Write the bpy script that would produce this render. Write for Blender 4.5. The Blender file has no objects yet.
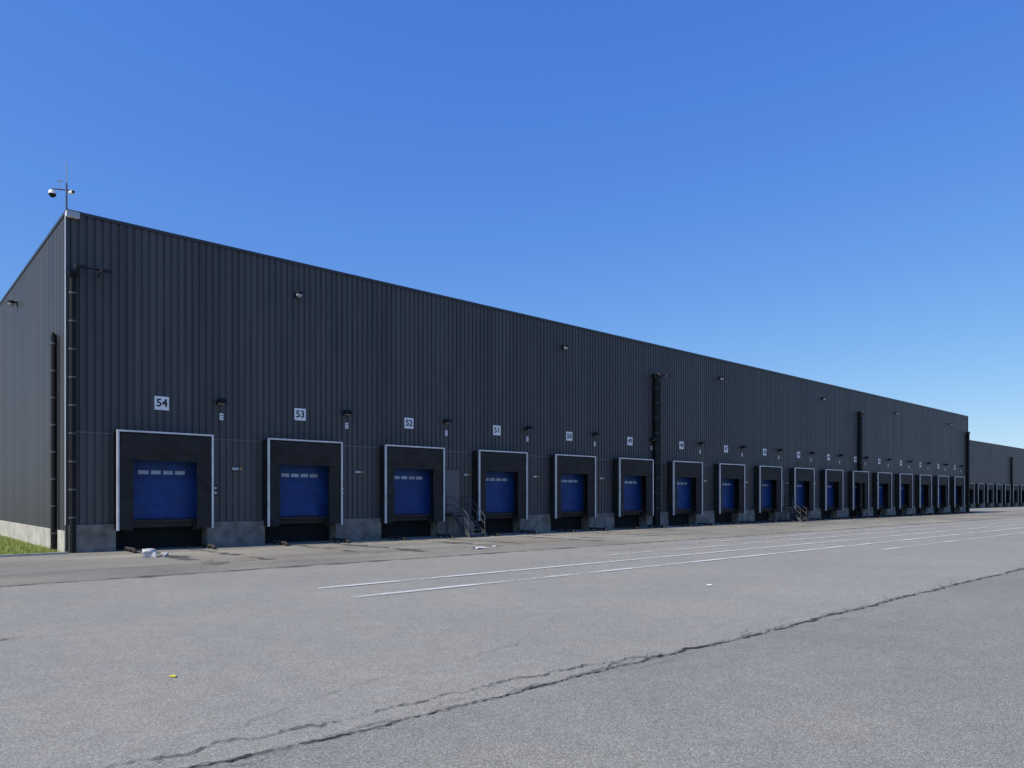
import bpy, bmesh, math, random
from mathutils import Vector, noise
random.seed(7)
S = bpy.context.scene
col = S.collection
R = math.radians

# ------------------------------------------------------------------ camera numbers
F = 725.0
CAM = Vector((-5.22, -28.37, 1.9))
A = R(48.1)
FW = Vector((math.cos(A), math.sin(A), 0)); RT = Vector((math.sin(A), -math.cos(A), 0))
def ground(px, py, z=0.0):
    D = F*(CAM.z-z)/(py-497.0)
    p = CAM + FW*D + RT*((px-512)/F*D)
    return Vector((p.x, p.y, z))

# ------------------------------------------------------------------ helpers
class MB:
    def __init__(s): s.v = []; s.f = []
    def add(s, vs, fs):
        n = len(s.v); s.v += [tuple(v) for v in vs]; s.f += [tuple(i+n for i in f) for f in fs]; return s
    def box(s, x0, x1, y0, y1, z0, z1):
        return s.add([(x0,y0,z0),(x1,y0,z0),(x1,y1,z0),(x0,y1,z0),(x0,y0,z1),(x1,y0,z1),(x1,y1,z1),(x0,y1,z1)],
            [(0,3,2,1),(4,5,6,7),(0,1,5,4),(1,2,6,5),(2,3,7,6),(3,0,4,7)])
    def tube(s, p0, p1, r, n=8, r1=None):
        p0 = Vector(p0); p1 = Vector(p1); r1 = r if r1 is None else r1
        d = (p1-p0).normalized(); u = d.orthogonal().normalized(); w = d.cross(u)
        vs = []
        for p, rr in ((p0, r), (p1, r1)):
            for i in range(n):
                a = 2*math.pi*i/n; vs.append(p + u*rr*math.cos(a) + w*rr*math.sin(a))
        fs = [(i, (i+1) % n, n+(i+1) % n, n+i) for i in range(n)] + [tuple(range(n-1, -1, -1)), tuple(range(n, 2*n))]
        return s.add(vs, fs)
    def dome(s, c, r, z0=-1.0, n=12, m=7):
        c = Vector(c); vs = []; 
        for j in range(m+1):
            ph = math.asin(z0) + (math.pi/2-math.asin(z0))*j/m if z0 > -1 else -math.pi/2+math.pi*j/m
            for i in range(n):
                a = 2*math.pi*i/n
                vs.append(c+Vector((math.cos(a)*math.cos(ph), math.sin(a)*math.cos(ph), math.sin(ph)))*r)
        fs = [(j*n+i, j*n+(i+1) % n, (j+1)*n+(i+1) % n, (j+1)*n+i) for j in range(m) for i in range(n)]
        return s.add(vs, fs)
    def mesh(s, name, mat, bevel=0):
        me = bpy.data.meshes.new(name); me.from_pydata(s.v, [], s.f); me.update()
        bm = bmesh.new(); bm.from_mesh(me)
        if bevel:
            bmesh.ops.remove_doubles(bm, verts=bm.verts, dist=1e-5)
            bmesh.ops.bevel(bm, geom=[e for e in bm.edges], offset=bevel, segments=1, affect='EDGES')
        bmesh.ops.recalc_face_normals(bm, faces=bm.faces)
        bm.to_mesh(me); bm.free()
        me.materials.append(mat); return me
    def build(s, name, mat, parent=None, loc=None, bevel=0):
        return link(name, s.mesh(name, mat, bevel), parent, loc)
def link(name, me, parent=None, loc=None):
    o = bpy.data.objects.new(name, me); col.objects.link(o)
    if parent: o.parent = parent
    if loc is not None: o.location = loc
    return o
def thing(name, label, cat, loc=(0,0,0), rz=0, group=None):
    o = bpy.data.objects.new(name, None); col.objects.link(o); o.location = loc; o.rotation_euler = (0,0,rz)
    o.empty_display_size = .2
    return tag(o, label, cat, group)
def tag(o, label, cat, group=None):
    o['label'] = label; o['category'] = cat
    if group: o['group'] = group
    return o
def struct(o): o['kind'] = 'structure'; return o
def copy_tree(o, parent=None):
    c = o.copy(); col.objects.link(c); c.parent = parent
    for ch in list(o.children): copy_tree(ch, c)
    return c

# ------------------------------------------------------------------ materials
def mat(name, c, rough=.6, metal=0, spec=.5, var=0.0, vscale=3.0, bump=0, bscale=60):
    m = bpy.data.materials.new(name); m.use_nodes = True
    nt = m.node_tree; N = nt.nodes; L = nt.links; b = N['Principled BSDF']
    b.inputs['Roughness'].default_value = rough; b.inputs['Metallic'].default_value = metal
    b.inputs['Specular IOR Level'].default_value = spec
    b.inputs['Base Color'].default_value = (*c, 1)
    tc = N.new('ShaderNodeNewGeometry')
    if var:
        no = N.new('ShaderNodeTexNoise'); no.inputs['Scale'].default_value = vscale; no.inputs['Detail'].default_value = 6
        L.new(tc.outputs['Position'], no.inputs['Vector'])
        r = N.new('ShaderNodeMapRange'); r.inputs[1].default_value = .3; r.inputs[2].default_value = .7
        r.inputs[3].default_value = 1-var; r.inputs[4].default_value = 1+var
        L.new(no.outputs['Fac'], r.inputs[0])
        mx = N.new('ShaderNodeVectorMath'); mx.operation = 'SCALE'; mx.inputs[0].default_value = c
        L.new(r.outputs[0], mx.inputs['Scale']); L.new(mx.outputs[0], b.inputs['Base Color'])
    if bump:
        n2 = N.new('ShaderNodeTexNoise'); n2.inputs['Scale'].default_value = bscale; n2.inputs['Detail'].default_value = 4
        L.new(tc.outputs['Position'], n2.inputs['Vector'])
        bp = N.new('ShaderNodeBump'); bp.inputs['Strength'].default_value = bump; bp.inputs['Distance'].default_value = .02
        L.new(n2.outputs['Fac'], bp.inputs['Height']); L.new(bp.outputs[0], b.inputs['Normal'])
    return m

def clad_mat(name, c):
    m = bpy.data.materials.new(name); m.use_nodes = True
    nt = m.node_tree; N = nt.nodes; L = nt.links; b = N['Principled BSDF']
    b.inputs['Roughness'].default_value = .42; b.inputs['Metallic'].default_value = .0
    tc = N.new('ShaderNodeTexCoord')
    sx = N.new('ShaderNodeSeparateXYZ'); L.new(tc.outputs['Object'], sx.inputs[0])
    # sheets about a metre wide, each a hair different
    d = N.new('ShaderNodeMath'); d.operation = 'DIVIDE'; d.inputs[1].default_value = 1.0; L.new(sx.outputs[0], d.inputs[0])
    fl = N.new('ShaderNodeMath'); fl.operation = 'FLOOR'; L.new(d.outputs[0], fl.inputs[0])
    wn = N.new('ShaderNodeTexWhiteNoise'); wn.noise_dimensions = '1D'; L.new(fl.outputs[0], wn.inputs['W'])
    # vertical rain streaks
    mp = N.new('ShaderNodeMapping'); mp.inputs['Scale'].default_value = (2.2, 2.2, .12); L.new(tc.outputs['Object'], mp.inputs[0])
    no = N.new('ShaderNodeTexNoise'); no.inputs['Scale'].default_value = 1.4; no.inputs['Detail'].default_value = 7; L.new(mp.outputs[0], no.inputs['Vector'])
    a1 = N.new('ShaderNodeMapRange'); a1.inputs[3].default_value = .91; a1.inputs[4].default_value = 1.09; L.new(wn.outputs['Value'], a1.inputs[0])
    a2 = N.new('ShaderNodeMapRange'); a2.inputs[1].default_value = .3; a2.inputs[2].default_value = .7; a2.inputs[3].default_value = .82; a2.inputs[4].default_value = 1.18; L.new(no.outputs['Fac'], a2.inputs[0])
    mu = N.new('ShaderNodeMath'); mu.operation = 'MULTIPLY'; L.new(a1.outputs[0], mu.inputs[0]); L.new(a2.outputs[0], mu.inputs[1])
    sc = N.new('ShaderNodeVectorMath'); sc.operation = 'SCALE'; sc.inputs[0].default_value = c
    L.new(mu.outputs[0], sc.inputs['Scale']); L.new(sc.outputs[0], b.inputs['Base Color'])
    rr = N.new('ShaderNodeMapRange'); rr.inputs[1].default_value = .3; rr.inputs[2].default_value = .7; rr.inputs[3].default_value = .38; rr.inputs[4].default_value = .56
    L.new(no.outputs['Fac'], rr.inputs[0]); L.new(rr.outputs[0], b.inputs['Roughness'])
    b.inputs['Specular IOR Level'].default_value = .35
    return m

def asphalt(name, c, grain=1.0, stain=.12, seed=0.0, stretch=(1,1,1), tan=.35):
    m = bpy.data.materials.new(name); m.use_nodes = True
    nt = m.node_tree; N = nt.nodes; L = nt.links; b = N['Principled BSDF']
    b.inputs['Roughness'].default_value = .9; b.inputs['Specular IOR Level'].default_value = .25
    g = N.new('ShaderNodeNewGeometry')
    off = N.new('ShaderNodeVectorMath'); off.operation = 'ADD'; off.inputs[1].default_value = (seed, seed*1.7, 0); L.new(g.outputs['Position'], off.inputs[0])
    P = off.outputs[0]
    def noise_(scale, det, lo, hi, a, z, src=P, rough=.6):
        n = N.new('ShaderNodeTexNoise'); n.inputs['Scale'].default_value = scale; n.inputs['Detail'].default_value = det; n.inputs['Roughness'].default_value = rough
        L.new(src, n.inputs['Vector'])
        r = N.new('ShaderNodeMapRange'); r.inputs[1].default_value = lo; r.inputs[2].default_value = hi; r.inputs[3].default_value = a; r.inputs[4].default_value = z
        L.new(n.outputs['Fac'], r.inputs[0]); return r.outputs[0], n
    def mul(a, b_):
        x = N.new('ShaderNodeMath'); x.operation = 'MULTIPLY'; L.new(a, x.inputs[0]); L.new(b_, x.inputs[1]); return x.outputs[0]
    mp = N.new('ShaderNodeMapping'); mp.inputs['Scale'].default_value = stretch; L.new(P, mp.inputs[0])
    big, _ = noise_(.12, 6, .3, .7, 1-stain, 1+stain)
    trk, nt_ = noise_(.5, 5, .3, .7, 1-stain*.8, 1+stain*.8, mp.outputs[0])
    mid, _ = noise_(3.0, 6, .3, .7, .92, 1.08, rough=.7)
    vo = N.new('ShaderNodeTexVoronoi'); vo.inputs['Scale'].default_value = 125; L.new(P, vo.inputs['Vector'])
    bw = N.new('ShaderNodeSeparateColor'); L.new(vo.outputs['Color'], bw.inputs[0])
    pw = N.new('ShaderNodeMath'); pw.operation = 'POWER'; pw.inputs[1].default_value = 2.2; L.new(bw.outputs[0], pw.inputs[0])
    gr = N.new('ShaderNodeMapRange'); gr.inputs[3].default_value = 1-.38*grain; gr.inputs[4].default_value = 1+.85*grain; L.new(pw.outputs[0], gr.inputs[0])
    fine, nf = noise_(30, 5, .3, .7, .89, 1.11, rough=.7)
    v = mul(mul(mul(big, trk), mul(mid, gr.outputs[0])), fine)
    # worn areas drift a little towards tan
    cm = N.new('ShaderNodeMix'); cm.data_type = 'RGBA'; cm.inputs[6].default_value = (*c, 1)
    cm.inputs[7].default_value = (c[0]*1.04, c[1]*.985, c[2]*.90, 1)
    rr = N.new('ShaderNodeMapRange'); rr.inputs[1].default_value = .42; rr.inputs[2].default_value = .62; rr.inputs[4].default_value = tan
    L.new(nt_.outputs['Fac'], rr.inputs[0]); L.new(rr.outputs[0], cm.inputs[0])
    sc = N.new('ShaderNodeVectorMath'); sc.operation = 'SCALE'; L.new(cm.outputs[2], sc.inputs[0]); L.new(v, sc.inputs['Scale'])
    L.new(sc.outputs[0], b.inputs['Base Color'])
    ad = N.new('ShaderNodeMath'); ad.operation = 'ADD'; L.new(bw.outputs[1], ad.inputs[0]); L.new(nf.outputs['Fac'], ad.inputs[1])
    bp = N.new('ShaderNodeBump'); bp.inputs['Strength'].default_value = .36; bp.inputs['Distance'].default_value = .004
    L.new(ad.outputs[0], bp.inputs['Height']); L.new(bp.outputs[0], b.inputs['Normal'])
    return m

def paint_mat(name, c, cover=.5, scale=9.0, low=.7, top=.85):
    m = bpy.data.materials.new(name); m.use_nodes = True
    nt = m.node_tree; N = nt.nodes; L = nt.links; b = N['Principled BSDF']; b.inputs['Roughness'].default_value = .8
    b.inputs['Base Color'].default_value = (*c, 1)
    g = N.new('ShaderNodeNewGeometry')
    n1 = N.new('ShaderNodeTexNoise'); n1.inputs['Scale'].default_value = scale; n1.inputs['Detail'].default_value = 8; n1.inputs['Roughness'].default_value = .75
    L.new(g.outputs['Position'], n1.inputs['Vector'])
    n2 = N.new('ShaderNodeTexNoise'); n2.inputs['Scale'].default_value = .6; n2.inputs['Detail'].default_value = 4
    L.new(g.outputs['Position'], n2.inputs['Vector'])
    ad = N.new('ShaderNodeMath'); ad.operation = 'MULTIPLY_ADD'; ad.inputs[1].default_value = low; L.new(n2.outputs['Fac'], ad.inputs[0]); L.new(n1.outputs['Fac'], ad.inputs[2])
    mid = .5+.5*low+.22-.4*cover
    r = N.new('ShaderNodeMapRange'); r.inputs[1].default_value = mid-.14; r.inputs[2].default_value = mid+.14; r.inputs[4].default_value = top
    L.new(ad.outputs[0], r.inputs[0]); L.new(r.outputs[0], b.inputs['Alpha'])
    return m

M = dict(
  clad=clad_mat('dark_grey_coated_steel', (.071,.069,.067)),
  cladl=clad_mat('dark_grey_coated_steel_lower', (.086,.082,.078)),
  trim=mat('dark_trim', (.035,.036,.038), .45),
  joint=mat('joint_trim', (.15,.145,.14), .5),
  pale=mat('pale_grey_metal', (.42,.43,.45), .45, .3, var=.1),
  alu=mat('white_aluminium', (.66,.65,.63), .5, 0, var=.2, vscale=2.5),
  core=mat('shade_black', (.012,.012,.013), .95),  # near-black: shade of the open dock pits put into the colour
  roof=mat('grey_roof_membrane', (.25,.25,.26), .9, var=.1),
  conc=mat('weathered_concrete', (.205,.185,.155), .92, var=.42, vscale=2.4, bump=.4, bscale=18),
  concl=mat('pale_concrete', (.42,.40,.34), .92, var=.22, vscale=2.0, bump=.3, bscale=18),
  fabric=mat('black_shelter_fabric', (.018,.0175,.017), .7, var=.45, vscale=2.2, bump=.5, bscale=4, spec=.35),
  rubber=mat('black_rubber', (.012,.012,.012), .75, var=.2),
  blue=mat('blue_painted_door', (.010,.046,.185), .5, var=.24, vscale=1.6, spec=.3),
  pane=mat('pale_door_glazing', (.30,.36,.46), .25, var=.3, vscale=2),
  steel=mat('galvanised_steel', (.10,.10,.10), .5, .4, var=.2, vscale=12),
  rust=mat('dirty_dark_steel', (.04,.034,.03), .85, .1, var=.4, vscale=10),
  black=mat('black_plastic', (.008,.008,.008), .6, spec=.25),
  glass=mat('lamp_glass', (.35,.36,.38), .12),
  white=mat('white_enamel', (.84,.83,.80), .4, var=.04),
  ink=mat('dark_sign_ink', (.03,.03,.035), .6),
  amber=mat('amber_plastic', (.65,.28,.04), .4),
  door=mat('grey_steel_door', (.10,.10,.10), .45),
  crack=mat('open_crack', (.045,.042,.038), .95, var=.4, vscale=15),
  rubble=mat('broken_concrete', (.55,.53,.48), .95, var=.3, vscale=9, bump=.6, bscale=25),
  paper=mat('white_paper', (.78,.78,.76), .8, var=.06),
  yellow=mat('yellow_marking_paint', (.70,.55,.05), .8, var=.2, vscale=20),
  line=paint_mat('worn_white_paint', (.76,.74,.68), .74, 6, .9),
  line2=paint_mat('very_worn_white_paint', (.74,.72,.66), .68, 6, .9, .8),
  line3=paint_mat('faded_white_paint', (.72,.70,.66), .60, 6, .9, .75),
  crumb=paint_mat('crumbled_asphalt_edge', (.13,.123,.108), .50, 26, .5, .5),
  stain=paint_mat('oil_stain', (.085,.078,.068), .55, 1.6, .9, .7),
  yard=asphalt('grey_asphalt', (.300,.284,.236), .75, .06),
  south=asphalt('darker_asphalt', (.258,.246,.206), .85, .08, 31),
  apron=asphalt('stained_dock_apron', (.262,.246,.200), .75, .26, 57, (.25,1.6,1), .9),
  soil=mat('soil', (.12,.14,.03), .95, var=.3),
)
def grass_mat():
    m = bpy.data.materials.new('grass_blade'); m.use_nodes = True
    nt = m.node_tree; N = nt.nodes; L = nt.links; b = N['Principled BSDF']; b.inputs['Roughness'].default_value = .7
    g = N.new('ShaderNodeNewGeometry'); cr = N.new('ShaderNodeValToRGB')
    cr.color_ramp.elements[0].color = (.18,.28,.03,1); cr.color_ramp.elements[1].color = (.50,.50,.12,1)
    L.new(g.outputs['Random Per Island'], cr.inputs[0]); L.new(cr.outputs[0], b.inputs['Base Color']); return m
M['grass'] = grass_mat()

# ------------------------------------------------------------------ ground
BIG = 1500
SEAM = -23.15
def seam_y(x):
    return SEAM + .10*(noise.noise(Vector((x*.35, 3.1, 0)))) + .05*noise.noise(Vector((x*1.9, 7.7, 0))) + .025*noise.noise(Vector((x*7.0, 1.2, 0)))
struct(MB().add([(-BIG,-BIG,0),(BIG,-BIG,0),(BIG,BIG,0),(-BIG,BIG,0)], [(0,1,2,3)]).build('ground', M['yard']))
# southern half of the yard, meets the other along the broken joint
xs = [-60+i*.08 for i in range(int(240/.08))]
b = MB()
vs = [(x, seam_y(x), .004) for x in xs] + [(x, -120, .004) for x in xs]; n = len(xs)
b.add(vs, [(i, n+i, n+i+1, i+1) for i in range(n-1)])
struct(b.build('asphalt_yard', M['south']))
# dock apron
xs = [-12+i*.3 for i in range(int(200/.3))]; n = len(xs)
b = MB(); vs = [(x, -9.6+.12*noise.noise(Vector((x*.5,0,4)))+.05*noise.noise(Vector((x*3,0,4))), .004) for x in xs] + [(x, (.6 if x > 0 else -.55), .004) for x in xs]
b.add(vs, [(i, i+1, n+i+1, n+i) for i in range(n-1)])
struct(b.build('dock_apron', M['apron']))

def strip(pts, w, m, name, step=.05, jag=.035, z=.009, seed=0, wn=1.0):
    """ragged strip along a world-space polyline, pinched out at both ends"""
    out = []; tot = sum((Vector(q).to_2d()-Vector(p).to_2d()).length for p, q in zip(pts[:-1], pts[1:])); run = 0
    for (p, q) in zip(pts[:-1], pts[1:]):
        p = Vector(p).to_2d(); q = Vector(q).to_2d(); L_ = (q-p).length; k = max(2, int(L_/step)); t = (q-p)/L_; nn = Vector((-t.y, t.x))
        for i in range(k):
            c = p+(q-p)*i/k; s_ = run+L_*i/k; end = min(1, s_/.3, (tot-s_)/.3)
            j = jag*(noise.noise(Vector((c.x*3+seed, c.y*3, seed)))*1.3 + noise.noise(Vector((c.x*14+seed, c.y*14, seed)))*.7)
            ww = end*w*max(.10, .5+wn*(1.1*noise.noise(Vector((c.x*2.2, c.y*2.2, seed+5)))+.9*noise.noise(Vector((c.x*17, c.y*17, seed+9)))))
            out.append((c+nn*(j+ww/2), c+nn*(j-ww/2)))
        run += L_
    b = MB(); vs = []
    for a_, c_ in out: vs += [(a_.x, a_.y, z), (c_.x, c_.y, z)]
    b.add(vs, [(2*i, 2*i+1, 2*i+3, 2*i+2) for i in range(len(out)-1)])
    return struct(b.build(name, m))
def crack(pts, w, step=.05, jag=.035, z=.013, seed=0): return strip(pts, w, M['crack'], 'asphalt_crack', step, jag, z, seed)
main = [(x*.4-10, seam_y(x*.4-10)) for x in range(0, 300)]
crack([p for p in main if p[0] < 2.1], .038, seed=1, jag=.045, step=.02)
crack([p for p in main if p[0] > 1.4], .068, seed=1, jag=.05, step=.04)
strip(main, .15, M['crumb'], 'crumbled_joint', seed=4, jag=.06, z=.009, wn=1.0)
crack([(x*.4-8, seam_y(x*.4-8)+.05+.05*math.sin(x*.9)) for x in range(0, 100)], .018, seed=3, jag=.08)
crack([(-6,-22.75),(-3.8,-22.72),(-2.1,-22.82),(-.6,-22.75),(.8,-22.9),(2.1,-23.05)], .020, seed=11, jag=.09, step=.02)
strip([(-6,-22.75),(-3.8,-22.72),(-2.1,-22.82),(-.6,-22.75),(.8,-22.9),(2.1,-23.05)], .07, M['crumb'], 'crumbled_joint', seed=11, jag=.09, z=.009)
random.seed(12)
for i in range(34):      # fine side cracks along the joint
    x0 = -4.5+i*.7+random.uniform(-.3,.3); sgn = random.choice((-1, 1, 1)); y0 = seam_y(x0)
    pts = [(x0, y0)]; 
    for k in range(random.randint(2, 5)):
        pts.append((pts[-1][0]+random.uniform(.12,.5), pts[-1][1]+sgn*random.uniform(.01,.18)))
    crack(pts, random.uniform(.006,.012), seed=40+i, jag=.06, step=.03)
crack([(-3.5,-22.6),(-1.5,-21.9),(1,-21.5),(3,-20.4),(7,-19.6)], .007, seed=19, jag=.12)
crack([ground(-40,648), ground(10,639), ground(32,636)], .03, seed=21, jag=.05)
crack([(-8,-9.75),(6,-9.75),(20,-9.7),(45,-9.7),(80,-9.7)], .08, seed=31, jag=.06, step=.12)
strip([(-8,-9.75),(6,-9.75),(20,-9.7),(45,-9.7),(80,-9.7)], .5, M['crumb'], 'crumbled_joint', step=.15, seed=31, jag=.06)
crack([(-2,-7.1),(9,-7.0),(22,-7.1)], .05, seed=33, jag=.12, step=.1)
crack([(12,-11.6),(30,-11.4),(60,-11.6)], .04, seed=34, jag=.12, step=.12)
# oil stained wheel lanes in front of each dock
for k in range(17):
    x0 = 1.38+5.39*k
    for dx in (.75, 2.45):
        strip([(x0+dx-.1,-.3),(x0+dx,-3.0),(x0+dx+.2,-6.5-1.5*random.random())], random.uniform(.6,1.1), M['stain'], 'oil_stain', step=.15, seed=60+k+dx, jag=.12, z=.009, wn=.5)

def pline(x0, x1, y, w, m):
    return struct(MB().add([(x0,y-w/2,.017),(x1,y-w/2,.017),(x1,y+w/2,.017),(x0,y+w/2,.017)], [(0,1,2,3)]).build('painted_line', m))
pline(1.65, 125, -16.2, .20, M['line'])
pline(1.8, 120, -14.55, .19, M['line2'])
pline(13, 110, -12.9, .20, M['line3'])
pline(20, 110, -11.2, .20, M['line3'])
pline(22, 125, -17.9, .20, M['line3'])
# small yellow splash
q = ground(173, 677)
struct(MB().add([(q.x+.030*math.cos(a)*(1+.3*math.sin(3*a)), q.y+.06*math.sin(a), .013) for a in [i*.5236 for i in range(12)]], [tuple(range(12))]).build('yellow_paint_mark', M['yellow']))

# grass beside the end wall
random.seed(7)
struct(MB().add([(-9,-.45,.006),(-.02,-.45,.006),(-.02,40,.006),(-9,40,.006)], [(0,1,2,3)]).build('soil', M['soil']))
struct(MB().box(-9, -.1, -.58, -.45, -.05, .07).build('kerb', M['concl']))
b = MB()
for i in range(26000):
    x = random.uniform(-6, -.15); y = -.4 + 22*random.random()**1.6
    if noise.noise(Vector((x*.9, y*.9, 0))) < -.22: continue
    h = random.uniform(.05, .16); a = random.uniform(0, 6.28); w = .008; lx, ly = random.uniform(-.05,.05), random.uniform(-.05,.05)
    dx, dy = math.cos(a)*w, math.sin(a)*w
    b.add([(x-dx,y-dy,0),(x+dx,y+dy,0),(x+lx,y+ly,h)], [(0,1,2)])
g = b.build('grass', M['grass']); g['kind'] = 'stuff'; tag(g, 'patch of short green grass along the base of the end wall', 'grass')

# ------------------------------------------------------------------ warehouse
def cladding(x0, x1, z0, z1, pitch=.25, d=.048):
    pr = []; k0 = math.floor(x0/pitch); k1 = math.ceil(x1/pitch)
    for k in range(k0, k1):
        a = k*pitch
        for dx, y in ((0,0),(.06,0),(.08,-d),(.23,-d)):
            pr.append((a+dx, y))
    pr = [p for p in pr if x0 < p[0] < x1]
    pr = [(x0, pr[0][1])] + pr + [(x1, pr[-1][1])]
    n = len(pr)
    return MB().add([(x,y,z0) for x,y in pr]+[(x,y,z1) for x,y in pr], [(i,i+1,n+i+1,n+i) for i in range(n-1)])
H = 11.55; PITCH = 5.39; W = 3.24; S0 = 1.38; LEN = 93.9; DEP = 60; PL = .95; EPL = .74; JOINT = 4.12

def dock_meshes():
    d = {}
    # fabric sides and roof of the shelter
    b = MB(); D_ = .56
    b.box(0, .05, -D_, 0, .75, 4.2); b.box(W-.05, W, -D_, 0, .75, 4.2); b.box(.05, W-.05, -D_, -.005, 4.15, 4.2)
    d['dock_shelter'] = b.mesh('dock_shelter', M['fabric'])
    b = MB(); t = .05
    b.box(-.02, t, -D_-.03, -D_-.001, .73, 4.24); b.box(W-t, W+.02, -D_-.03, -D_-.001, .73, 4.24); b.box(t, W-t, -D_-.03, -D_-.001, 4.18, 4.24)
    b.box(-.02, -.003, -D_-.0005, -D_+.05, .73, 4.23)
    b.box(W+.003, W+.02, -D_-.0005, -D_+.05, .73, 4.23)
    d['shelter_frame'] = b.mesh('shelter_frame', M['alu'])
    # side flaps with a fold and a lip
    def flap(x0, x1, inward):
        b = MB(); n = 8; vs = []
        for i in range(n+1):
            u = i/n; x = x0+(x1-x0)*u
            y = -D_+.012 + .10*(u if inward > 0 else 1-u)**1.6
            vs += [(x, y, .76), (x, y+.015, 2.4), (x, y, 4.12)]
        b.add(vs, [(3*i+j, 3*i+3+j, 3*i+4+j, 3*i+1+j) for i in range(n) for j in range(2)])
        return b
    d['side_curtain_l'] = flap(.05, .54, 1).mesh('side_curtain', M['fabric'])
    d['side_curtain_r'] = flap(W-.54, W-.05, -1).mesh('side_curtain', M['fabric'])
    b = MB(); n = 16; vs = []
    for i in range(n+1):
        x = .10+(W-.20)*i/n
        for z, y in ((4.13,-D_+.004),(3.7,-D_+.02),(3.20+.015*math.sin(i*2.3),-D_+.055)): vs.append((x, y-.012, z))
    b.add(vs, [(3*i+j, 3*i+1+j, 3*i+4+j, 3*i+3+j) for i in range(n) for j in range(2)])
    d['head_curtain'] = b.mesh('head_curtain', M['fabric'])
    # sectional door set back in its opening: five panels with shallow grooves
    b = MB(); z = 1.10; ph = .5; o = .08
    for i in range(5):
        b.box(.3, W-.3, o+.035, o+.10, z+.012, z+ph-.012)
        for j in (1, 2, 3):
            zz = z+ph*j/4; b.box(.3, W-.3, o+.024, o+.0345, zz-.025, zz+.025)
        b.box(.3, W-.3, o+.06, o+.09, z-.012, z+.012)
        z += ph
    d['dock_door'] = b.mesh('dock_door', M['blue'])
    b = MB(); b.box(-.17,.17,o+.008,o+.0225,-.07,.07)
    d['door_window'] = b.mesh('door_window', M['pane'])
    b = MB(); b.box(.06, .3, .03, .30, .96, 4.1); b.box(W-.3, W-.06, .03, .30, .96, 4.1); b.box(.06, W-.06, .03, .32, 3.6, 4.09)
    d['door_surround'] = b.mesh('door_surround', M['core'])
    # leveller nose and its lip above the open pit
    b = MB(); b.box(.12, W-.12, -.02, .5, .80, 1.08); b.box(.55, W-.55, -.16, -.021, 1.0, 1.07)
    d['dock_leveller'] = b.mesh('dock_leveller', M['rust'])
    b = MB(); b.box(-.12, .12, -.16, -.022, .68, .98)
    for zz in (.76, .9): b.tube((0,-.161,zz), (0,-.175,zz), .025, 8)
    d['bumper'] = b.mesh('bumper', M['rubber'])
    return d
DM = dock_meshes()
def add_dock(parent, x, y=0):
    sh = link('dock_shelter', DM['dock_shelter'], parent, (x,y,0))
    for k in ('shelter_frame','side_curtain_l','side_curtain_r','head_curtain'):
        link(k[:-2] if k[-2] == '_' else k, DM[k], sh)
    dr = link('dock_door', DM['dock_door'], parent, (x,y,0))
    for xx in (1.0, 1.42, 1.84, 2.26): link('door_window', DM['door_window'], dr, (xx, 0, 2.80))
    link('door_surround', DM['door_surround'], parent, (x,y,0))
    link('dock_leveller', DM['dock_leveller'], parent, (x,y,0))
    for xx in (.45, W-.45): link('bumper', DM['bumper'], parent, (x+xx,y,0))

def downpipe(parent, x, top=9.5, y=-.17, rad=.10, first=False):
    if not first: y -= .10; rad = .15
    b = MB(); b.tube((x,y,.02), (x,y,top), rad, 14)
    if not first:
        b.box(x-.24, x+.24, y-.16, y+.11, top, top+.34)
        b.tube((x+.32,y+.02,.02), (x+.32,y+.02,top-.1), .10, 10); b.box(x-.14, x+.42, -.17, -.125, .0, top)
    else: b.box(x-.12, x+.12, y-.11, y+.11, top, top+.2)
    p = b.build('downpipe', M['black'], parent)
    z = 1.2
    me = MB().tube((0,0,-.03), (0,0,.03), rad+.014, 14).mesh('pipe_bracket', M['steel'] if first else M['trim'])
    while z < top:
        link('pipe_bracket', me, p, (x,y,z)); z += .95
    return p

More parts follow.
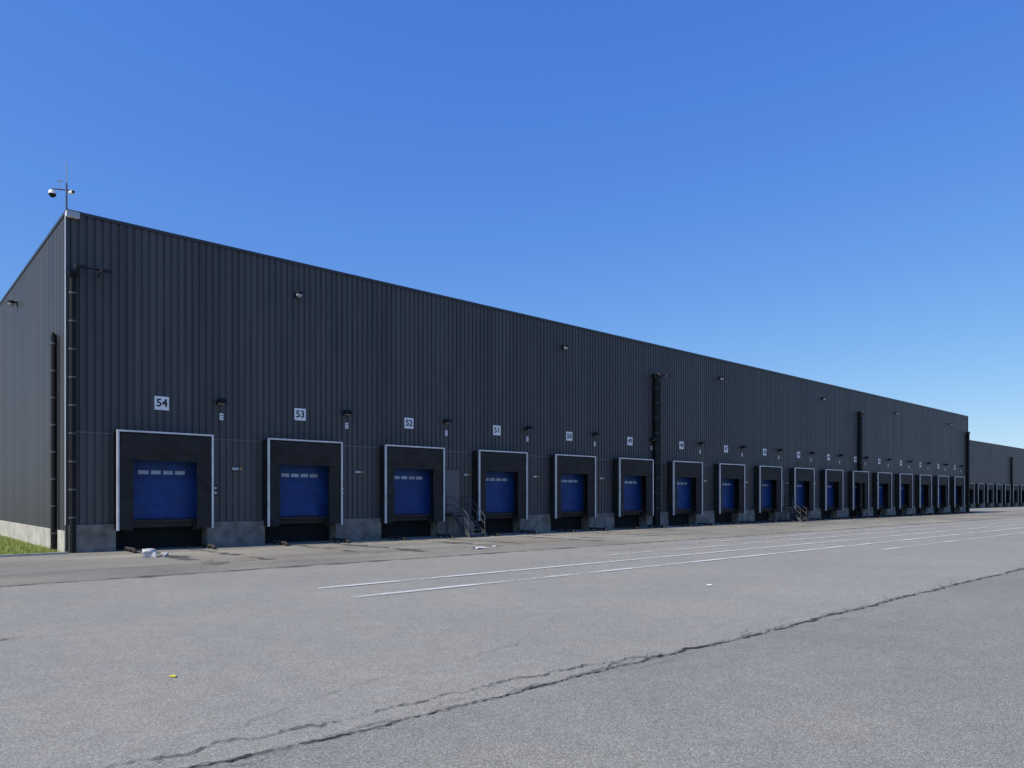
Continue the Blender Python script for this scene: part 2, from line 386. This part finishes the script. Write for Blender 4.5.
def warehouse(loc, length, docks, label, pipes=()):
    t = thing('warehouse', label, 'warehouse', loc)
    cladding(0, length, JOINT+.02, H).build('wall', M['clad'], t)
    MB().box(0, length, -.060, .02, JOINT-.01, JOINT+.02).build('joint_flashing', M['joint'], t)
    # lower wall and plinth between the docks
    edges = [0]
    for s in docks: edges += [s, s+W]
    edges.append(length)
    for a, b_ in zip(edges[::2], edges[1::2]):
        if b_-a < .05: continue
        cladding(a, b_, PL, JOINT-.01).build('lower_wall', M['cladl'], t)
        pa = a if a == 0 else a-.06; pb = b_ if b_ == length else b_+.06
        MB().box(pa, pb, -.12, .5, -.05, PL).build('plinth', M['conc'], t, bevel=.015)
    for s in docks: add_dock(t, s)
    MB().box(.12, length-.12, .55, DEP-.2, .0, H-.25).build('shade_core', M['core'], t)  # added core behind the cladding: blocks light, painted dark as pit shade
    MB().box(.05, length-.05, .05, DEP-.05, H-.25, H-.2).build('roof', M['roof'], t)
    b = MB(); b.box(-.08, length+.08, -.09, .12, H-.02, H+.09); b.box(-.08, .12, .12, DEP, H-.02, H+.09)
    b.box(length-.12, length+.08, .12, DEP, H-.02, H+.09)
    b.build('parapet_cap', M['trim'], t)
    # end walls
    e = cladding(-DEP, 0, EPL, H-.02).build('end_wall', M['clad'], t); e.rotation_euler = (0,0,-math.pi/2)
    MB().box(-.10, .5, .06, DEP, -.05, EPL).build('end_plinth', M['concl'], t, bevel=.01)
    MB().box(length-.08, length, .5, DEP, -.05, H-.02).build('rear_end_wall', M['trim'], t)
    MB().box(-.085, -.06, -.06, .10, PL, H-.02).build('corner_trim', M['pale'], t)
    MB().box(-.085, .04, -.085, -.0605, 0.0, H-.02).build('corner_trim', M['trim'], t)
    MB().box(length-.1, length+.07, -.085, -.06, PL, H-.02).build('corner_trim', M['trim'], t)
    for i, (x, top) in enumerate(pipes): downpipe(t, x, top, first=(i == 0 and x < 1))
    return t
docks1 = [S0+PITCH*k for k in range(17)]
wh = warehouse((0,0,0), LEN, docks1, 'long dark grey ribbed metal warehouse with white-framed blue dock doors in the foreground', pipes=((.10,9.35),(32.25,9.35),(62.8,9.35),(93.2,9.35)))
docks2 = [39+PITCH*k for k in range(9)]
wh2 = warehouse((93.95,11.6,0), 160, docks2, 'set-back dark warehouse seen beyond the right end of the long one', pipes=((66,9.3),))
# pipe and pale conduit on the end wall
b = MB(); b.tube((-.19,1.35,.05), (-.19,1.35,7.6), .10, 12)
p = b.build('downpipe', M['black'], wh)
me = MB().tube((0,0,-.03), (0,0,.03), .115, 12).mesh('pipe_bracket', M['steel'])
for i in range(8): link('pipe_bracket', me, p, (-.19,1.35,.63+i*.95))
MB().tube((-.14,1.75,.05), (-.14,1.75,7.75), .05, 8).build('conduit', M['black'], wh)
MB().tube((-.12,2.1,.05), (-.12,2.1,7.75), .022, 8).build('conduit', M['steel'], wh)
# personnel doors
def pdoor(x):
    b = MB(); b.box(x, x+.95, -.085, -.06, 1.12, 3.2)
    d = b.build('entrance_door', M['door'], wh)
    f = MB(); f.box(x-.07, x, -.10, -.05, 1.1, 3.27); f.box(x+.95, x+1.02, -.10, -.05, 1.1, 3.27); f.box(x, x+.95, -.10, -.05, 3.2, 3.27)
    f.build('door_frame', M['trim'], d)
    h = MB(); h.tube((x+.1,-.13,2.1), (x+.24,-.13,2.1), .012); h.tube((x+.1,-.13,2.1), (x+.1,-.086,2.1), .012)
    h.build('handle', M['steel'], d)
pdoor(15.75); pdoor(15.75+6*PITCH)

# ------------------------------------------------------------------ steel stairs
def stairs(x, label):
    t = thing('metal_stairs', label, 'stairs', (x,0,0), group='steel stairs up to the side doors')
    w = 1.0; Y0 = -.70; Y1 = -1.85
    b = MB(); b.box(0, w, Y0, -.125, 1.04, 1.1); b.build('landing', M['steel'], t)
    for i in range(5):
        z = 1.1-(i+1)*.183; y = Y0-i*.23
        MB().box(.03, w-.03, y-.23, y-.01, z-.035, z).build('tread', M['steel'], t)
    for xx in (0, w-.03):
        MB().add([(xx,Y0,.9),(xx,Y0,1.1),(xx,Y1-.1,.16),(xx,Y1-.1,0),(xx,Y1,0),(xx+.03,Y0,.9),(xx+.03,Y0,1.1),(xx+.03,Y1-.1,.16),(xx+.03,Y1-.1,0),(xx+.03,Y1,0)],
          [(0,1,2,3,4),(9,8,7,6,5),(0,5,6,1),(1,6,7,2),(2,7,8,3),(3,8,9,4),(4,9,5,0)]).build('stringer', M['steel'], t)
        for yy in (-.2, -.66): MB().tube((xx+.015,yy,0), (xx+.015,yy,1.04), .03).build('leg', M['steel'], t)
        b = MB(); r = .018; hh = .80
        for dz in (hh, .42):
            b.tube((xx+.015,-.15,1.1+dz), (xx+.015,Y0,1.1+dz), r); b.tube((xx+.015,Y0,1.1+dz), (xx+.015,Y1,.2+dz), r)
        for yy, zz in ((-.15,1.1),(Y0,1.1),((Y0+Y1)/2,.65),(Y1,.2)): b.tube((xx+.015,yy,zz-.1), (xx+.015,yy,zz+hh), r)
        b.build('handrail', M['steel'], t)
    return t
stairs(15.85, 'dark galvanised steel stairs with handrails between docks 52 and 51')
stairs(15.85+6*PITCH, 'dark galvanised steel stairs with handrails between docks 46 and 45')

# ------------------------------------------------------------------ signs with numerals
def text_mesh(s):
    cu = bpy.data.curves.new('numeral', 'FONT'); cu.body = s; cu.size = .40; cu.align_x = 'CENTER'; cu.align_y = 'CENTER'; cu.extrude = .002; cu.offset = .010
    o = bpy.data.objects.new('numeral', cu); col.objects.link(o)
    dg = bpy.context.evaluated_depsgraph_get(); dg.update()
    me = bpy.data.meshes.new_from_object(o.evaluated_get(dg))
    bpy.data.objects.remove(o); bpy.data.curves.remove(cu)
    me.materials.clear(); me.materials.append(M['ink']); me.name = 'numeral'
    return me
signp = MB().box(-.25,.25,-.02,0,-.25,.25).mesh('sign_panel', M['white'], bevel=.006)
ORD = ['first','second','third','fourth','fifth','sixth','seventh','eighth','ninth','tenth','eleventh','twelfth','thirteenth','fourteenth','fifteenth','sixteenth','seventeenth']
num = [str(54-k) for k in range(17)]
# floodlight prototype
def flood(label, loc):
    t = thing('dock_floodlight', label, 'floodlight', loc, group='floodlights over the docks')
    b = MB(); b.tube((0,-.045,0), (0,-.32,.05), .02); b.box(-.05,.05,-.075,-.050,-.07,.07); b.build('bracket', M['black'], t)
    b = MB(); b.add([(-.17,-.12,-.05),(.17,-.12,-.05),(.17,-.40,.0),(-.17,-.40,.0),(-.13,-.14,.14),(.13,-.14,.14),(.13,-.36,.17),(-.13,-.36,.17)],
       [(0,1,2,3),(4,5,6,7),(0,1,5,4),(1,2,6,5),(2,3,7,6),(3,0,4,7)]); b.build('lamp_head', M['black'], t)
    b = MB(); b.add([(-.14,-.15,-.056),(.14,-.15,-.056),(.14,-.37,-.017),(-.14,-.37,-.017)], [(0,1,2,3)]); b.build('lamp_glass', M['glass'], t)
    return t
f0 = None; n0 = None; c0 = None; w0 = None
for k, s in enumerate(docks1):
    N_ = num[k]; o_ = ORD[k]
    sg = thing('dock_sign', 'white square sign reading %s above the %s dock from the left' % (N_, o_), 'sign', (s+1.58,-.052,5.33), group='numbered signs over the docks')
    link('sign_panel', signp, sg)
    te = link('numeral', text_mesh(N_), sg, (0,-.024,0)); te.rotation_euler = (math.pi/2,0,0)
    # flood
    lab = 'black floodlight on the wall right of sign %s' % N_
    if f0 is None: f0 = flood(lab, (s+3.67,0,5.5))
    else:
        c = copy_tree(f0); c.location = (s+3.67,0,5.5); c['label'] = lab
    # little white notice under it
    lab = 'small white notice plate below the floodlight beside sign %s' % N_
    if n0 is None:
        n0 = thing('notice_plate', lab, 'plate', (s+3.74,-.052,5.0), group='small white plates under the floodlights')
        MB().box(-.07,.07,-.015,0,-.13,.13).build('plate', M['white'], n0, bevel=.003)
        b = MB(); b.box(-.045,.045,-.018,-.0155,.03,.07); b.box(-.045,.045,-.018,-.0155,-.07,-.04); b.build('stripe', M['ink'], n0)
    else:
        c = copy_tree(n0); c.location = (s+3.74,-.052,5.0); c['label'] = lab
    # control box with amber lamp
    if k < 14:
        lab = 'small control box with amber lamp right of dock %s' % N_
        if c0 is None:
            c0 = thing('control_box', lab, 'control box', (s+4.3,-.052,3.0), group='control boxes between docks')
            MB().box(-.17,.1,-.06,0,-.05,.05).build('housing', M['pale'], c0, bevel=.005)
            MB().tube((.17,-.08,0),(.17,-.01,0),.045,10).build('lamp', M['amber'], c0)
            MB().box(.101,.125,-.05,-.02,-.015,.015).build('bracket', M['black'], c0)
        else:
            c = copy_tree(c0); c.location = (s+4.3 if k not in (2,8) else s+4.95,-.052,3.0); c['label'] = lab
    lab = 'black signal lamp beside the right edge of dock %s' % N_
    if w0 is None:
        w0 = thing('signal_lamp', lab, 'signal lamp', (s+W+.22,-.052,2.15), group='signal lamps beside the docks')
        MB().box(-.09,.09,-.12,0,-.2,.2).build('housing', M['black'], w0, bevel=.01)
        MB().tube((0,-.121,.09),(0,-.15,.09),.06,12).build('lens', M['glass'], w0)
        MB().tube((0,-.121,-.09),(0,-.15,-.09),.06,12).build('lens', M['pale'], w0)
    else:
        c = copy_tree(w0); c.location = (s+W+.22,-.052,2.15); c['label'] = lab
# wheel guides
for k, s in enumerate(docks1):
    for sd, xx in (('left', .3), ('right', W-.3)):
        lab = 'low dark wheel guide at the foot of dock %s, %s side' % (num[k], sd)
        if k == 0 and sd == 'left':
            g0 = thing('wheel_guide', lab, 'wheel guide', (s+xx,0,0), group='wheel guides in front of the docks')
            b = MB(); b.tube((0,-.35,.12),(0,-1.5,.12),.05,10); b.tube((0,-1.5,.12),(-.05,-1.75,.04),.05,10)
            b.build('rail', M['rust'], g0)
            for yy in (-.5,-1.0,-1.45): MB().box(-.05,.05,yy-.05,yy+.05,0,.08).build('foot', M['rust'], g0)
        else:
            c = copy_tree(g0); c.location = (s+xx,0,0); c['label'] = lab

# flood brackets up on the downpipes
for x, lab in ((.3,'black twin floodlight bracket high at the left corner downpipe'),(32.35,'black twin floodlight bracket on top of the middle downpipe'),(62.9,'black twin floodlight bracket on top of the third downpipe from the left')):
    t = thing('twin_floodlight', lab, 'floodlight', (x,0,9.55), group='twin floodlights on the downpipes')
    b = MB(); b.tube((-.2,-.46,.12),(.95,-.46,.12),.03); b.tube((0,-.04,.16),(0,-.46,.16),.03); b.tube((.6,-.04,.0),(.6,-.46,.12),.02); b.build('bracket', M['black'], t)
    for xx in (-.05,.72):
        b = MB(); b.add([(xx-.17,-.46,.06),(xx+.17,-.46,.06),(xx+.17,-.72,-.02),(xx-.17,-.72,-.02),(xx-.13,-.48,.2),(xx+.13,-.48,.2),(xx+.13,-.68,.12),(xx-.13,-.68,.12)],
         [(0,1,2,3),(4,5,6,7),(0,1,5,4),(1,2,6,5),(2,3,7,6),(3,0,4,7)]); b.build('lamp_head', M['black'], t)
# bulkhead cameras high on the wall
def cam_dome(label, loc, rz=0):
    t = thing('wall_camera', label, 'camera', loc, rz, group='small cameras high on the wall')
    b = MB(); b.box(-.09,.09,-.075,-.050,-.1,.12); b.tube((0,-.06,.06),(0,-.28,.06),.035); b.build('bracket', M['black'], t)
    b = MB(); b.tube((0,-.28,.0),(0,-.28,.10),.14,14); b.build('housing', M['black'], t)
    b = MB(); b.dome((0,-.28,-.01), -.13, 0.0); b.build('dome', M['glass'], t)
    return t
for i, x in enumerate((8.2,24.0,39.8,55.6,71.5,87.4)):
    cam_dome('small dark camera high on the long wall, %s from the left' % ORD[i], (x,0,10.25))
cam_dome('small dark camera high on the end wall near the left edge', (0,10.4,10.5), -math.pi/2)

# ------------------------------------------------------------------ mast on the corner
t = thing('camera_mast', 'thin pole with two cameras and whip antenna on the roof corner', 'mast', (-.02,.15,H+.09))
b = MB(); b.tube((0,0,0),(0,0,.95),.028); b.build('pole', M['steel'], t)
MB().tube((0,0,.95),(0,0,1.65),.014,6).build('antenna', M['pale'], t)
b = MB(); b.tube((-.38,.2,.72),(.12,-.05,.72),.022); b.tube((-.38,.2,.72),(-.38,.2,.65),.02); b.build('arm', M['steel'], t)
b = MB(); b.tube((-.38,.2,.54),(-.38,.2,.66),.13,14,.10); d = b.build('dome_camera', M['white'], t)
b = MB(); b.dome((-.38,.2,.54), -.115, 0.0); b.build('dome', M['black'], d)
b = MB(); b.tube((.14,-.3,.60),(.10,.02,.66),.06,10); c = b.build('bullet_camera', M['white'], t); 
MB().tube((.143,-.32,.597),(.14,-.301,.60),.045,10).build('lens', M['black'], c)
b = MB(); b.tube((-.18,.07,.73),(-.18,.07,1.0),.01,6); b.tube((-.26,.10,1.0),(-.10,.04,1.0),.018,6); b.build('sensor', M['pale'], t)
t = thing('junction_box', 'white junction box on the top left corner of the roof edge', 'box', (.1,-.1,H-.12))
MB().box(-.2,.2,-.14,0,-.07,.12).build('housing', M['white'], t, bevel=.01)
MB().box(-.19,.19,-.152,-.142,-.06,.11).build('lid', M['pale'], t)

# ------------------------------------------------------------------ rubble and litter
def lump(name, label, cat, p, sc, m, seed, group=None):
    bm = bmesh.new(); bmesh.ops.create_icosphere(bm, subdivisions=3, radius=1)
    for v in bm.verts:
        n_ = noise.noise(v.co*1.3+Vector((seed,0,0)))
        v.co = Vector([max(-.72,min(.72,c)) for c in v.co])*(1+.45*n_)
        v.co = Vector((v.co.x*sc[0], v.co.y*sc[1], max(v.co.z,-.6)*sc[2]))
    me = bpy.data.meshes.new(name); bm.to_mesh(me); bm.free(); me.materials.append(m)
    o = link(name, me, None, (p[0], p[1], .6*sc[2]+.004)); o.rotation_euler = (0,0,seed)
    return tag(o, label, cat, group)
q = ground(150,557)
lump('concrete_lump', 'largest pale broken concrete lump on the ground before dock 54', 'rubble', (q.x,q.y), (.34,.25,.19), M['rubble'], 1.3)
lump('concrete_lump', 'smaller pale concrete lump just right of the largest one', 'rubble', (q.x+.42,q.y-.1), (.15,.12,.09), M['rubble'], 4.1)
def scrap(px, py, s, label):
    q = ground(px, py); b = MB(); vs = []; n = 5
    for i in range(n):
        for j in range(n):
            vs.append((q.x+(i/4-.5)*s*1.3, q.y+(j/4-.5)*s, .02+.35*s*abs(noise.noise(Vector((i*.6+px, j*.6, 0))))))
    b.add(vs, [(i*n+j, i*n+j+1, i*n+n+j+1, i*n+n+j) for i in range(n-1) for j in range(n-1)])
    tag(b.build('paper_scrap', M['paper']), label, 'litter', 'scraps of litter on the asphalt')
scrap(478, 549, .4, 'crumpled white scrap on the apron left of the steel stairs foot')
scrap(494, 547, .25, 'smaller white scrap on the apron at the foot of the steel stairs')
scrap(709, 586, .09, 'tiny white scrap lying alone on the open asphalt at right of centre')

# ------------------------------------------------------------------ light
sun_dir = Vector((-1, .13, 0)).normalized(); EL = R(44)
sd = Vector((sun_dir.x*math.cos(EL), sun_dir.y*math.cos(EL), math.sin(EL)))
sl = bpy.data.lights.new('sun', 'SUN'); sl.energy = 4.5; sl.angle = R(.5); sl.color = (1,.94,.84)
so = bpy.data.objects.new('sun', sl); col.objects.link(so); so.rotation_euler = (-sd).to_track_quat('-Z','Y').to_euler()
w = bpy.data.worlds.new('World'); S.world = w; w.use_nodes = True
nt = w.node_tree; N = nt.nodes; L = nt.links
sky = N.new('ShaderNodeTexSky'); sky.sky_type = 'NISHITA'; sky.sun_disc = False
sky.sun_elevation = EL; sky.sun_rotation = math.atan2(sd.x, sd.y); sky.altitude = 600; sky.air_density = 1.0; sky.dust_density = .3; sky.ozone_density = 3.0
bg = N['Background']; ST = .11; bg.inputs['Strength'].default_value = ST
sp = N.new('ShaderNodeSeparateColor'); cb = N.new('ShaderNodeCombineColor'); L.new(sky.outputs[0], sp.inputs[0])
for i, (gain, ex) in enumerate(((.78,1.0),(.83,.76),(.96,.285))):
    a = N.new('ShaderNodeMath'); a.operation = 'MULTIPLY'; a.inputs[1].default_value = ST; L.new(sp.outputs[i], a.inputs[0])
    p = N.new('ShaderNodeMath'); p.operation = 'POWER'; p.inputs[1].default_value = ex; L.new(a.outputs[0], p.inputs[0])
    g_ = N.new('ShaderNodeMath'); g_.operation = 'MULTIPLY'; g_.inputs[1].default_value = gain/ST; L.new(p.outputs[0], g_.inputs[0])
    L.new(g_.outputs[0], cb.inputs[i])
L.new(cb.outputs[0], bg.inputs[0])

cam = bpy.data.cameras.new('camera'); co = bpy.data.objects.new('camera', cam); col.objects.link(co)
co.location = CAM; co.rotation_euler = (math.pi/2, 0, -(math.pi/2-A))
cam.lens = F/1024*36; cam.sensor_width = 36; cam.shift_y = 113/1024; cam.clip_end = 5000; cam.clip_start = .1
S.camera = co
S.view_settings.view_transform = 'Standard'; S.view_settings.look = 'None'; S.view_settings.exposure = 0
